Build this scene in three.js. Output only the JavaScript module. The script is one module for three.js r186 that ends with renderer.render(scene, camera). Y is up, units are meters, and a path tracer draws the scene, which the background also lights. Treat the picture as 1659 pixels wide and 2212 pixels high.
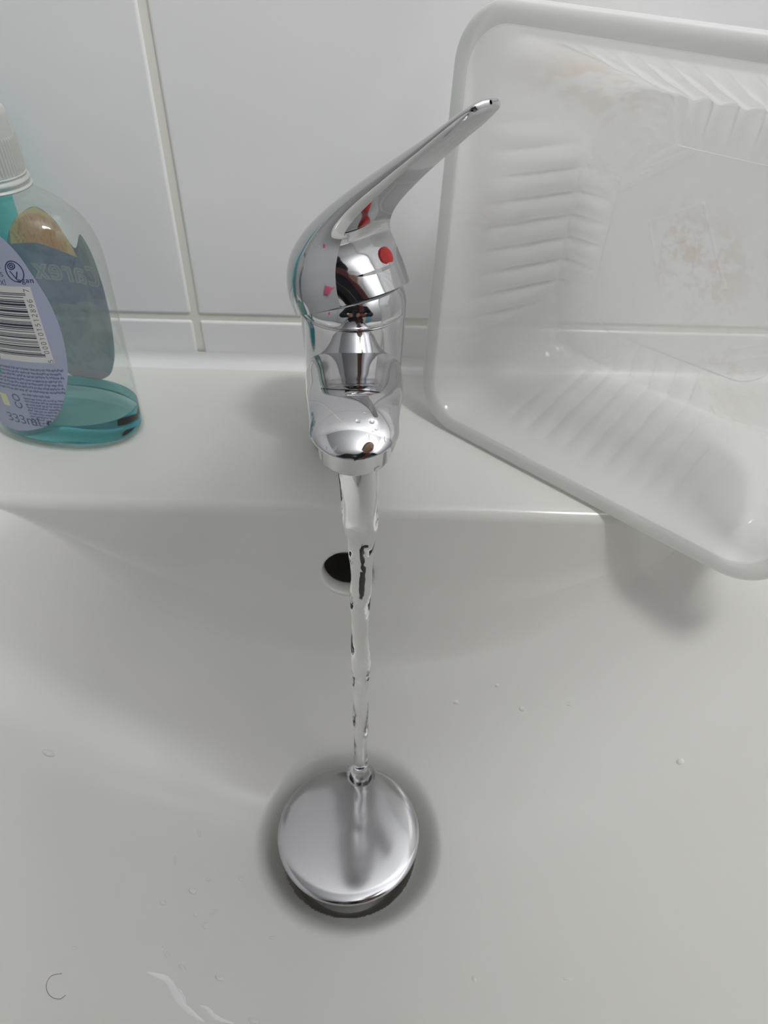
import * as THREE from 'three';
import { RoundedBoxGeometry } from 'three/addons/geometries/RoundedBoxGeometry.js';
import { MarchingCubes } from 'three/addons/objects/MarchingCubes.js';
import { mergeGeometries } from 'three/addons/utils/BufferGeometryUtils.js';
import { RectAreaLightUniformsLib } from 'three/addons/lights/RectAreaLightUniformsLib.js';

// ---------------------------------------------------------------- camera, light, exposure
// y = 0 is the tap ledge of the washbasin, z points from the tiled wall into the room, metres
const scene = new THREE.Scene();
const renderer = new THREE.WebGLRenderer({ antialias: true });
renderer.toneMapping = THREE.LinearToneMapping;
renderer.toneMappingExposure = 0.375;
renderer.shadowMap.enabled = true;
RectAreaLightUniformsLib.init();

const camera = new THREE.PerspectiveCamera(2 * Math.atan(1106 / 1580) * 180 / Math.PI, 1659 / 2212, 0.01, 20);
camera.rotation.order = 'YXZ';
camera.position.set(0.0155, 0.2306, 0.3116);
camera.rotation.set(-41.8 * Math.PI / 180, 0.5 * Math.PI / 180, 1.2 * Math.PI / 180);
camera.focus = 0.285;
camera.userData.fStop = 13;
camera.updateMatrixWorld(true);

const LAMP_AT = [0.45, 1.36, 0.47];
const LAMP_POWER = 8.2;
scene.background = new THREE.Color(0x000000);

const ROOM = { x0: -1.0, x1: 0.95, floor: -0.85, ceil: 1.55, back: -0.078, front: 1.75 };
const AXIS = -0.0035;                       // x of the tap's axis

// ---------------------------------------------------------------- helpers
let seed = 7;
const rnd = () => { seed = (seed * 1664525 + 1013904223) >>> 0; return seed / 4294967296; };
const clamp = (x, a, b) => Math.min(b, Math.max(a, x));
const lerp = (a, b, t) => a + (b - a) * t;
const smooth = (a, b, x) => { const t = clamp((x - a) / (b - a), 0, 1); return t * t * (3 - 2 * t); };
const smin = (a, b, k) => { const h = Math.max(k - Math.abs(a - b), 0) / k; return Math.min(a, b) - h * h * k / 4; };
const smax = (a, b, k) => -smin(-a, -b, k);
function hash(x, y) { const s = Math.sin(x * 127.1 + y * 311.7) * 43758.5453; return s - Math.floor(s); }
function noise(x, y) {
  const ix = Math.floor(x), iy = Math.floor(y), fx = x - ix, fy = y - iy, u = fx * fx * (3 - 2 * fx), v = fy * fy * (3 - 2 * fy);
  return lerp(lerp(hash(ix, iy), hash(ix + 1, iy), u), lerp(hash(ix, iy + 1), hash(ix + 1, iy + 1), u), v);
}
const fbm = (x, y) => 0.5 * noise(x, y) + 0.3 * noise(x * 2.1 + 7, y * 2.1) + 0.2 * noise(x * 4.3, y * 4.3 + 3);

const taken = new Map();
function numbered(name) {
  const n = taken.get(name) ?? 0; taken.set(name, n + 1);
  return n ? name + '_' + String(n).padStart(3, '0') : name;
}
function shade(m) { m.castShadow = true; m.receiveShadow = true; return m; }
function part(name, geometry, material, parent, label) {
  const m = shade(new THREE.Mesh(geometry, material)); m.name = name; parent.add(m);
  if (label) m.userData.label = label;
  return m;
}
function tag(o, label, category, group) {
  o.userData.label = label; o.userData.category = category; if (group) o.userData.group = group; return o;
}
function thing(name, label, category, at = [0, 0, 0], group) {
  const o = new THREE.Group(); o.name = numbered(name); o.position.set(...at); scene.add(o); return tag(o, label, category, group);
}
function solo(name, geometry, material, label, category, group) {
  const m = shade(new THREE.Mesh(geometry, material)); m.name = numbered(name); scene.add(m); return tag(m, label, category, group);
}
function structure(name, geometry, material, label) {
  const m = geometry ? shade(new THREE.Mesh(geometry, material)) : new THREE.Group();
  m.name = name; scene.add(m); m.userData.kind = 'structure'; if (label) m.userData.label = label; return m;
}
const box = (w, h, d, x = 0, y = 0, z = 0) => new THREE.BoxGeometry(w, h, d).translate(x, y, z);
const rbox = (w, h, d, r, x = 0, y = 0, z = 0, seg = 2) => new RoundedBoxGeometry(w, h, d, seg, r).translate(x, y, z);
const merge = (list) => mergeGeometries(list.map((g) => (g.index ? g.toNonIndexed() : g)));
const lathe = (pts, n = 96) => new THREE.LatheGeometry(pts.map((p) => new THREE.Vector2(p[0], p[1])), n);

// a grid of points f(i, j) -> [x, y, z]; wrap closes the i direction
function sheet(ni, nj, f, wrap = false, flip = false, uvf = null) {
  const pos = [], uv = [], idx = [];
  const cols = wrap ? ni : ni + 1;
  for (let j = 0; j <= nj; j++) for (let i = 0; i < cols; i++) {
    const p = f(i / ni, j / nj); pos.push(p[0], p[1], p[2]);
    const t = uvf ? uvf(i / ni, j / nj) : [i / ni, j / nj]; uv.push(t[0], t[1]);
  }
  for (let j = 0; j < nj; j++) for (let i = 0; i < ni; i++) {
    const a = j * cols + i, b = j * cols + (i + 1) % cols, c = a + cols, d = b + cols;
    if (flip) idx.push(a, c, b, b, c, d); else idx.push(a, b, c, b, d, c);
  }
  const g = new THREE.BufferGeometry();
  g.setAttribute('position', new THREE.Float32BufferAttribute(pos, 3));
  g.setAttribute('uv', new THREE.Float32BufferAttribute(uv, 2));
  g.setIndex(idx); g.computeVertexNormals(); return g;
}
// a curve through [key, value...] rows, smooth
function track(rows) {
  const n = rows[0].length - 1;
  return (t) => {
    let k = 0; while (k < rows.length - 2 && t > rows[k + 1][0]) k++;
    const p0 = rows[Math.max(k - 1, 0)], p1 = rows[k], p2 = rows[k + 1], p3 = rows[Math.min(k + 2, rows.length - 1)];
    const h = p2[0] - p1[0], s = clamp((t - p1[0]) / h, 0, 1), out = [];
    for (let c = 1; c <= n; c++) {
      const m1 = p2[0] === p0[0] ? 0 : (p2[c] - p0[c]) / (p2[0] - p0[0]) * h, m2 = p3[0] === p1[0] ? 0 : (p3[c] - p1[c]) / (p3[0] - p1[0]) * h, s2 = s * s, s3 = s2 * s;
      out.push((2 * s3 - 3 * s2 + 1) * p1[c] + (s3 - 2 * s2 + s) * m1 + (-2 * s3 + 3 * s2) * p2[c] + (s3 - s2) * m2);
    }
    return n === 1 ? out[0] : out;
  };
}
const caster = new THREE.Raycaster();
// the point of a mesh that a pixel of the photograph looks at
function onMesh(u, v, mesh) {
  const o = camera.position.clone(), d = new THREE.Vector3((u - 829.5) / 1580, -(v - 1106) / 1580, -1).transformDirection(camera.matrixWorld);
  caster.set(o, d); mesh.updateWorldMatrix(true, false);
  const h = caster.intersectObject(mesh, false)[0]; if (!h) return null;
  return { p: h.point, n: h.face.normal.clone().transformDirection(mesh.matrixWorld) };
}

// ---------------------------------------------------------------- materials
const phys = (o) => new THREE.MeshPhysicalMaterial({ side: THREE.DoubleSide, ...o });
const rgb = (r, g, b) => new THREE.Color().setRGB(r, g, b);
const M = {
  ceramic: phys({ color: rgb(0.72, 0.715, 0.68), roughness: 0.16, ior: 1.5 }),
  tile: phys({ color: rgb(0.86, 0.86, 0.86), roughness: 0.14, ior: 1.5 }),
  grout: phys({ color: rgb(0.82, 0.81, 0.74), roughness: 0.9 }),
  silicone: phys({ color: rgb(0.80, 0.80, 0.79), roughness: 0.3 }),
  chrome: phys({ color: rgb(0.60, 0.60, 0.615), metalness: 1, roughness: 0.055 }),
  satin: phys({ color: rgb(0.60, 0.60, 0.61), metalness: 1, roughness: 0.16 }),
  plug: phys({ color: rgb(0.50, 0.50, 0.515), metalness: 1, roughness: 0.13 }),
  darkMetal: phys({ color: rgb(0.10, 0.10, 0.10), metalness: 0.6, roughness: 0.5 }),
  wornMetal: phys({ color: rgb(0.42, 0.40, 0.37), metalness: 0.8, roughness: 0.45 }),
  red: phys({ color: rgb(0.55, 0.02, 0.02), roughness: 0.35 }),
  blue: phys({ color: rgb(0.02, 0.08, 0.5), roughness: 0.35 }),
  water: phys({ color: rgb(1, 1, 1), roughness: 0.0, transmission: 1, thickness: 0.01, ior: 1.33 }),
  film: phys({ color: rgb(0.97, 0.97, 0.97), roughness: 0.04, transmission: 0.45, thickness: 0, ior: 1.33 }),
  froth: phys({ color: rgb(0.97, 0.97, 0.97), roughness: 0.15, transmission: 0.15, thickness: 0, ior: 1.33 }),
  clear: phys({ color: rgb(0.94, 0.95, 0.93), roughness: 0.04, transmission: 1, thickness: 0, ior: 1.45 }),
  cap: phys({ color: rgb(0.72, 0.73, 0.69), roughness: 0.35, transmission: 0.45, thickness: 0, ior: 1.45 }),
  soap: phys({ color: rgb(1, 1, 1), roughness: 0.02, transmission: 1, thickness: 0.03, ior: 1.34, attenuationColor: rgb(0.16, 0.66, 0.74), attenuationDistance: 0.05 }),
  tray: phys({ color: rgb(0.96, 0.965, 0.955), roughness: 0.7, transmission: 0.66, thickness: 0, ior: 1.49, clearcoat: 1, clearcoatRoughness: 0.06, vertexColors: true }),
  trayFloor: phys({ color: rgb(0.95, 0.955, 0.95), roughness: 0.66, transmission: 0.62, thickness: 0, ior: 1.49, clearcoat: 1, clearcoatRoughness: 0.1, vertexColors: true }),
  trayRim: phys({ color: rgb(0.88, 0.89, 0.87), roughness: 0.3, transmission: 0.45, thickness: 0, ior: 1.49 }),
  paint: phys({ color: rgb(0.50, 0.505, 0.51), roughness: 0.7 }),
  floorTile: phys({ color: rgb(0.20, 0.20, 0.20), roughness: 0.4 }),
  door: phys({ color: rgb(0.62, 0.50, 0.30), roughness: 0.5 }),
  teal: phys({ color: rgb(0.10, 0.42, 0.42), roughness: 0.3 }),
  cyan: phys({ color: rgb(0.10, 0.50, 0.60), roughness: 0.9 }),
  pink: phys({ color: rgb(0.65, 0.10, 0.22), roughness: 0.8 }),
  jacket: phys({ color: rgb(0.018, 0.018, 0.021), roughness: 0.9 }),
  maroon: phys({ color: rgb(0.13, 0.045, 0.045), roughness: 0.9 }),
  skin: phys({ color: rgb(0.48, 0.28, 0.20), roughness: 0.6 }),
  hair: phys({ color: rgb(0.04, 0.028, 0.02), roughness: 0.7 }),
  black: phys({ color: rgb(0.015, 0.015, 0.017), roughness: 0.2 }),
  lamp: phys({ color: rgb(0.9, 0.9, 0.9), roughness: 0.4, emissive: rgb(1, 0.985, 0.97), emissiveIntensity: 12 }),
};

// ---------------------------------------------------------------- the room
const T = 0.1, RW = ROOM.x1 - ROOM.x0, RD = ROOM.front - ROOM.back, RH = ROOM.ceil - ROOM.floor, RX = (ROOM.x0 + ROOM.x1) / 2, RZ = (ROOM.front + ROOM.back) / 2, RY = (ROOM.floor + ROOM.ceil) / 2;
structure('floor', box(RW + 2 * T, T, RD + 2 * T, RX, ROOM.floor - T / 2, RZ), M.floorTile, 'grey bathroom floor');
structure('ceiling', box(RW + 2 * T, T, RD + 2 * T, RX, ROOM.ceil + T / 2, RZ), M.paint, 'white bathroom ceiling');
structure('wall_left', box(T, RH, RD + 2 * T, ROOM.x0 - T / 2, RY, RZ), M.paint, 'white side wall');
structure('wall_right', box(T, RH, RD + 2 * T, ROOM.x1 + T / 2, RY, RZ), M.paint, 'white side wall');
structure('wall_front', box(RW, RH, T, RX, RY, ROOM.front + T / 2), M.paint, 'white wall with the door');
// tiled wall: grout bed with glazed tiles proud of it
const wallBack = structure('wall_back', null, null, 'white glazed wall tiles with pale grout joints');
part('grout', box(RW, RH, T, RX, RY, ROOM.back - 0.0011 - T / 2), M.grout, wallBack, 'pale cream grout');
{
  const tw = 0.40, th = 0.25, gap = 0.004, x0 = -0.1001 + gap / 2, y0 = 0.0318;
  const full = new RoundedBoxGeometry(tw, th, 0.008, 3, 0.0018);
  for (let j = -4; j < 7; j++) for (let i = -3; i < 3; i++) {
    const a = Math.max(ROOM.x0, x0 + i * (tw + gap)), b = Math.min(ROOM.x1, x0 + i * (tw + gap) + tw);
    const c = Math.max(ROOM.floor, y0 + j * (th + gap)), d = Math.min(ROOM.ceil, y0 + j * (th + gap) + th);
    if (b - a < 0.01 || d - c < 0.01) continue;
    const whole = b - a > tw - 1e-4 && d - c > th - 1e-4;
    const t = part('tile', whole ? full : new RoundedBoxGeometry(b - a, d - c, 0.008, 3, 0.0018), M.tile, wallBack);
    t.position.set((a + b) / 2, (c + d) / 2, ROOM.back - 0.004);
  }
}
// door behind the photographer, mirrored in the chrome
{
  const d = structure('door_1', null, null, 'beige panelled door');
  d.position.set(0.42, ROOM.floor, ROOM.front);
  part('door_leaf', rbox(0.72, 1.98, 0.035, 0.004, 0, 0.99, -0.018), M.door, d);
  for (const [y, h] of [[0.52, 0.7], [1.42, 0.85]]) part('panel', rbox(0.5, h, 0.016, 0.006, 0, y, -0.036), M.door, d);
  part('door_frame', merge([box(0.06, 2.04, 0.05, -0.39, 1.02, -0.025), box(0.06, 2.04, 0.05, 0.39, 1.02, -0.025), box(0.84, 0.06, 0.05, 0, 2.05, -0.025)]), M.paint, d);
  part('door_handle', merge([new THREE.CylinderGeometry(0.009, 0.009, 0.05, 16).rotateX(Math.PI / 2).translate(-0.3, 1.0, -0.06), rbox(0.11, 0.018, 0.014, 0.006, -0.25, 1.0, -0.085)]), M.satin, d);
}
// ceiling lamp
{
  const l = thing('ceiling_lamp', 'round white globe lamp on the bathroom ceiling', 'lamp', [LAMP_AT[0], ROOM.ceil, LAMP_AT[2]]);
  part('lamp_base', lathe([[0.001, 0], [0.075, 0], [0.075, -0.02], [0.06, -0.085], [0.001, -0.085]], 48), M.paint, l);
  part('lamp_globe', new THREE.SphereGeometry(0.105, 40, 24).translate(0, LAMP_AT[1] - ROOM.ceil, 0), M.lamp, l, 'glowing opal globe');
  const p = new THREE.PointLight(rgb(0.985, 0.99, 1), LAMP_POWER, 0, 2);
  p.position.set(...LAMP_AT); p.castShadow = true; p.shadow.radius = 6; p.shadow.mapSize.set(2048, 2048); p.shadow.camera.near = 0.12; scene.add(p);
}

// ---------------------------------------------------------------- washbasin
const DRAIN = { x: 0, z: 0.1485, r: 0.0335 }, OVER = { x: -0.0045, y: -0.0395, r: 0.0141 };
const WALL_TILT = 82.5 * Math.PI / 180, EDGE_Z = 0.0463, EDGE_R = 0.0065;
function wallY(z) {
  const d = z - EDGE_Z; if (d <= 0) return 0;
  const dm = EDGE_R * Math.sin(WALL_TILT);
  if (d < dm) return -EDGE_R + Math.sqrt(EDGE_R * EDGE_R - d * d);
  return -EDGE_R * (1 - Math.cos(WALL_TILT)) - (d - dm) * Math.tan(WALL_TILT);
}
const wallZ = (y) => EDGE_Z + EDGE_R * Math.sin(WALL_TILT) + (-y - EDGE_R * (1 - Math.cos(WALL_TILT))) / Math.tan(WALL_TILT);
function basinY(x, z) {
  const dz = z - DRAIN.z, b = dz < 0 ? 0.137 : 0.172, dx = x - 0.004, r2 = (dx / 0.238) ** 2 + (dz / b) ** 2;
  const bowl = smin(-0.140 * (1 - r2), 0, 0.03), w = wallY(z);
  const sink = 0.010 * smooth(0.047, 0.031, Math.hypot(x - DRAIN.x, dz));          // the glaze dips into the waste
  return smax(bowl, w, 0.0002 + 0.055 * smooth(0.0, 0.075, -Math.max(bowl, w))) - sink;
}
let basin, bowlMesh;
{
  basin = thing('washbasin', 'white glazed ceramic washbasin with tap ledge and running water', 'washbasin');
  const xs = [], zs = [];
  for (let x = -0.275; x < 0.2751; x += Math.abs(x) < 0.05 ? 0.0009 : 0.003) xs.push(x);
  xs.push(0.275);
  for (let i = 0; i < 16; i++) zs.push(-0.0785 + (0.046 + 0.0785) * i / 16);
  for (let i = 0; i < 40; i++) zs.push(0.046 + (0.056 - 0.046) * i / 40);
  for (let i = 0; i < 110; i++) zs.push(0.056 + (0.066 - 0.056) * i / 110);
  for (let i = 0; i < 30; i++) zs.push(0.066 + (0.078 - 0.066) * i / 30);
  for (let i = 0; i < 30; i++) zs.push(0.078 + (0.108 - 0.078) * i / 30);
  for (let i = 0; i < 90; i++) zs.push(0.108 + (0.190 - 0.108) * i / 90);
  for (let i = 0; i <= 80; i++) zs.push(0.190 + (0.352 - 0.190) * i / 80);
  const nx = xs.length, nz = zs.length, pos = [], nor = [], uv = [], idx = [], e = 2e-5;
  for (const z of zs) for (const x of xs) {
    const y = basinY(x, z); pos.push(x, y, z); uv.push(x, z);
    const v = new THREE.Vector3(-(basinY(x + e, z) - basinY(x - e, z)) / (2 * e), 1, -(basinY(x, z + e) - basinY(x, z - e)) / (2 * e)).normalize();
    nor.push(v.x, v.y, v.z);
  }
  const cut = (...k) => {
    const x = k.reduce((a, q) => a + pos[3 * q], 0) / 3, y = k.reduce((a, q) => a + pos[3 * q + 1], 0) / 3, z = k.reduce((a, q) => a + pos[3 * q + 2], 0) / 3;
    if (Math.hypot(x - DRAIN.x, z - DRAIN.z) < DRAIN.r) return true;
    return z > 0.05 && z < 0.07 && Math.hypot(x - OVER.x, y - OVER.y) < OVER.r;
  };
  for (let j = 0; j < nz - 1; j++) for (let i = 0; i < nx - 1; i++) {
    const a = j * nx + i, b = a + 1, c = a + nx, d = c + 1;
    if (!cut(a, c, b)) idx.push(a, c, b);
    if (!cut(b, c, d)) idx.push(b, c, d);
  }
  const g = new THREE.BufferGeometry();
  g.setAttribute('position', new THREE.Float32BufferAttribute(pos, 3)); g.setAttribute('normal', new THREE.Float32BufferAttribute(nor, 3));
  g.setAttribute('uv', new THREE.Float32BufferAttribute(uv, 2)); g.setIndex(idx);
  bowlMesh = part('bowl', g, M.ceramic, basin, 'white glazed bowl and flat tap ledge');
  // outside of the bowl, from the edge of the ledge and rim down to the underside
  const loop = [];
  for (let i = 0; i < 60; i++) loop.push([-0.275 + 0.55 * i / 60, -0.0785]);
  for (let i = 0; i < 50; i++) loop.push([0.275, -0.0785 + 0.4305 * i / 50]);
  for (let i = 0; i < 60; i++) loop.push([0.275 - 0.55 * i / 60, 0.352]);
  for (let i = 0; i < 50; i++) loop.push([-0.275, 0.352 - 0.4305 * i / 50]);
  const lv = [[1, 0, 0], [1.004, -0.0015, 0], [1.006, -0.006, 0], [1.006, -0.03, 0], [0.9, -0.09, 0], [0.6, -0.165, 0], [0.05, -0.17, 0]];
  const skirt = sheet(loop.length, lv.length - 1, (i, j) => {
    const p = loop[Math.round(i * loop.length) % loop.length], q = lv[Math.round(j * (lv.length - 1))], zc = 0.13;
    const x = p[0] * q[0], z = Math.max(-0.0785, zc + (p[1] - zc) * q[0]);
    return [x, (q[1] === 0 ? basinY(p[0], p[1]) : q[1] > -0.03 ? basinY(p[0], p[1]) + q[1] : q[1]), z];
  }, true, true);
  part('outer_shell', skirt, M.ceramic, basin);
  // overflow hole with a rounded ceramic lip
  const tilt = Math.PI / 2 - WALL_TILT;
  const lip = lathe([[0.0153, 0.00008], [0.0145, 0.00005], [0.0136, -0.0004], [0.0130, -0.0013], [0.0126, -0.003], [0.0125, -0.005]], 64);
  const hole = lathe([[0.0125, -0.005], [0.0126, -0.008], [0.0132, -0.0095], [0.034, -0.010], [0.034, -0.098], [0, -0.098]], 48)   // opens into the hollow behind the wall of the bowl;
  const oz = wallZ(OVER.y);
  for (const [n, geo, mat, lab] of [['overflow_lip', lip, M.ceramic, null], ['overflow_hole', hole, M.ceramic, 'round overflow hole opening into a hollow']]) {
    geo.rotateX(Math.PI / 2 - tilt); geo.translate(OVER.x, OVER.y, oz); part(n, geo, mat, basin, lab);
  }
  // drain throat
  const yd = basinY(DRAIN.x + 0.0335, DRAIN.z);
  part('drain_lip', lathe([[0.0352, yd + 0.0009], [0.0335, yd + 0.0001], [0.0310, yd - 0.0015], [0.029, yd - 0.004], [0.0265, yd - 0.01]], 64).translate(DRAIN.x, 0, DRAIN.z), M.wornMetal, basin, 'dull worn drain collar');
  part('drain_hole', lathe([[0.0265, yd - 0.01], [0.0255, yd - 0.022], [0.0205, yd - 0.03], [0.0200, yd - 0.16], [0, yd - 0.16]], 48).translate(DRAIN.x, 0, DRAIN.z), M.wornMetal, basin, 'deep metal drain bore');
  // silicone bead between ledge and tiles
  const n = 8, bead = [];
  const prof = []; for (let k = 0; k <= n; k++) { const a = Math.PI / 2 * k / n; prof.push([0.0075 * (1 - Math.sin(a)), 0.0075 * (1 - Math.cos(a))]); }
  const bg = sheet(40, n, (i, j) => { const q = prof[Math.round(j * n)]; const x = -0.275 + 0.55 * i; return [x, q[1] + 0.0001, ROOM.back + q[0] + 0.0001]; }, false, false);
  part('silicone_bead', bg, M.silicone, basin, 'white silicone bead along the tiles');
}

// plug, standing open over the drain
let plugTop;
{
  const p = thing('basin_plug', 'round chrome basin plug standing open over the drain', 'plug', [DRAIN.x, -0.1248, DRAIN.z]);
  plugTop = part('plug_disc', lathe([[0, 0.0016], [0.012, 0.0015], [0.022, 0.0013], [0.0295, 0.0009], [0.0325, 0.0005], [0.0342, -0.0001], [0.0348, -0.0009], [0.0346, -0.0018], [0.0335, -0.0024], [0.02, -0.0034], [0, -0.0034]], 128), M.plug, p, 'slightly domed polished disc');
  part('plug_seal', lathe([[0, -0.0034], [0.0265, -0.0034], [0.028, -0.0050], [0.0265, -0.0068], [0, -0.0068]], 64), M.black, p, 'black rubber seal');
  part('plug_stem', lathe([[0, -0.0068], [0.006, -0.0068], [0.006, -0.02], [0, -0.02]], 32), M.darkMetal, p);
}

// ---------------------------------------------------------------- mixer tap
const tap = thing('mixer_tap', 'chrome single lever mixer tap with raised handle and running water', 'tap', [AXIS, 0, -0.003]);
tap.rotation.y = 3.4 * Math.PI / 180;
let spoutMesh, aerMesh;
{
  part('tap_body', lathe([[0.0217, 0.0002], [0.0220, 0.0008], [0.0221, 0.006], [0.0228, 0.03], [0.0237, 0.055], [0.0244, 0.0735], [0.02452, 0.0755], [0.0243, 0.0764], [0.0238, 0.0768], [0.02, 0.0769]], 128), M.chrome, tap);
  part('cartridge_cover', lathe([[0.0238, 0.0766], [0.0243, 0.0768], [0.02455, 0.0774], [0.0246, 0.0785], [0.0243, 0.0812], [0.0233, 0.0845], [0.0214, 0.0878], [0.0184, 0.0908], [0.014, 0.0934], [0.007, 0.0950], [0, 0.0954]], 128), M.chrome, tap);
  // spout: rows of z, half width, top, bottom, fullness of the section
  const prof = track([
    [0, 0.0000, 0.0214, 0.0560, 0.0150, 3.0, 0.70], [1, 0.0166, 0.0218, 0.0628, 0.0190, 3.0, 0.70], [2, 0.0352, 0.0216, 0.0695, 0.0320, 3.0, 0.68], [3, 0.0578, 0.0201, 0.0778, 0.0500, 2.9, 0.62],
    [4, 0.0804, 0.0184, 0.0866, 0.0705, 2.7, 0.50], [5, 0.0950, 0.0169, 0.0925, 0.0808, 2.4, 0.38], [6, 0.1050, 0.0158, 0.0958, 0.0865, 2.2, 0.26], [7, 0.1130, 0.0150, 0.0969, 0.0880, 2.1, 0.18], [8, 0.1200, 0.0146, 0.0962, 0.0887, 2.0, 0.14],
    [9, 0.1255, 0.0124, 0.0942, 0.0888, 2.0, 0.14], [10, 0.1298, 0.0084, 0.0917, 0.0888, 2.0, 0.14], [11, 0.1317, 0.0042, 0.0900, 0.0888, 2.0, 0.14], [12, 0.1324, 0.0003, 0.0891, 0.0888, 2.0, 0.14],
  ]);
  spoutMesh = part('spout', sheet(128, 180, (i, j) => {
    const [z, hw, top, bot, n, mf] = prof(j * 12), a = i * 2 * Math.PI, c = Math.cos(a), s = Math.sin(a), m = lerp(bot, top, mf), h = s > 0 ? top - m : m - bot;
    return [hw * Math.sign(c) * Math.abs(c) ** (2 / n), m + h * Math.sign(s) * Math.abs(s) ** (2 / n), z];
  }, true, false), M.chrome, tap);
  const ae = lathe([[0.0085, 0.0801], [0.0105, 0.0798], [0.0115, 0.0799], [0.0120, 0.0804], [0.01215, 0.0812], [0.01215, 0.0880], [0.0119, 0.0884], [0.0114, 0.0886], [0.0113, 0.0900]], 96);
  aerMesh = part('aerator', ae.translate(0, 0, 0.1175), M.chrome, tap, 'short chrome ring at the mouth of the spout');
  part('aerator_insert', lathe([[0, 0.0822], [0.0085, 0.0822], [0.0088, 0.0801]], 48).translate(0, 0, 0.1175), M.darkMetal, tap);
  // lever handle: sections fan from the round skirt into the blade
  const rows = [ // key, outer u, outer w, inner u, inner w, half width, crease half width (share), crease depth (share), belly (share)
    [0, -27, 0, 27, 0, 27, 0.75, 0.175, 0.50], [1, -27.6, 9, 25.2, 7, 26.8, 0.73, 0.14, 0.50], [2, -25.4, 19, 23.2, 13.5, 25.3, 0.71, 0.10, 0.48], [3, -18.5, 28, 22.0, 18.5, 22.6, 0.71, 0.06, 0.46],
    [4, -6.5, 34.8, 23.2, 23.8, 19, 0.72, 0.05, 0.44], [5, 10, 39.8, 27.6, 28.6, 15.6, 0.78, 0.04, 0.42], [6, 30, 43.9, 37, 33, 12.6, 0.84, 0.04, 0.42], [7, 52, 47.3, 55, 38.6, 10.4, 0.88, 0.05, 0.42],
    [8, 75, 50.4, 76, 44.2, 9.2, 0.90, 0.06, 0.45], [9, 91, 52.8, 91, 48.0, 8.8, 0.90, 0.06, 0.5], [10, 98.5, 54.0, 98.5, 50.0, 8.0, 0.9, 0.08, 0.5], [11, 102, 54.2, 102, 51.2, 6.2, 0.9, 0.1, 0.5], [12, 103.6, 53.6, 103.6, 52.2, 0.6, 0.9, 0.1, 0.5],
  ];
  const R = track(rows);
  const sect = (j, q, v) => { const r = R(j); const k = 0.001; return [v * r[4] * k, lerp(r[3], r[1], q) * k, lerp(r[2], r[0], q) * k]; };
  const rear = sheet(72, 150, (i, j) => {
    const r = R(j * 12), cw = r[5], cq = r[6], bq = r[7], a = (i * 2 - 1);        // from one crease over the back to the other
    const t = Math.abs(a); let q, v;
    if (t > 0.72) { const s = (1 - t) / 0.28; q = lerp(cq, bq, s); v = lerp(cw, 1, Math.sin(s * Math.PI / 2)); }
    else { const s = (0.72 - t) / 0.72 * Math.PI / 2, n = 2.15; q = bq + (1 - bq) * Math.sin(s) ** (2 / n); v = Math.cos(s) ** (2 / n); }
    return sect(j * 12, q, v * Math.sign(a || 1));
  }, false, true);
  const front = sheet(32, 150, (i, j) => { const r = R(j * 12), a = i * 2 - 1; return sect(j * 12, r[6] * a * a, a * r[5]); }, false, false);
  const turn = new THREE.Group(); turn.name = 'lever_handle'; tap.add(turn); turn.position.set(0, 0.0805, 0); turn.rotation.order = 'YXZ'; turn.rotation.set(-25.5 * Math.PI / 180, 39.5 * Math.PI / 180, 0);
  turn.userData.label = 'chrome lever raised and swung to one side';
  const under = sheet(96, 3, (i, j) => {          // skirt edge turned inwards
    const a = i * 2 * Math.PI, c = Math.cos(a), s = Math.sin(a), rr = [0.0255, 0.0250, 0.0248, 0.0248][Math.round(j * 3)] + [0.0012, 0, 0, 0][Math.round(j * 3)];
    return [rr * s, [0.0001, 0.0001, 0.002, 0.010][Math.round(j * 3)], rr * c];
  }, true, false);
  part('lever', merge([rear, front, under]), M.chrome, turn);
  // red cover of the grub screw on the face under the lever
  const dotP = sect(1.95, 0.025, 0.28), dot = part('hot_mark', lathe([[0, 0.0007], [0.0036, 0.0006], [0.0044, 0.0002], [0.0045, -0.001]], 40), M.red, turn, 'small round red plug');
  dot.geometry.rotateX(Math.PI / 2 - 0.10); dot.geometry.rotateY(0.24); dot.position.set(dotP[0], dotP[1], dotP[2] + 0.0002);
}

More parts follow.
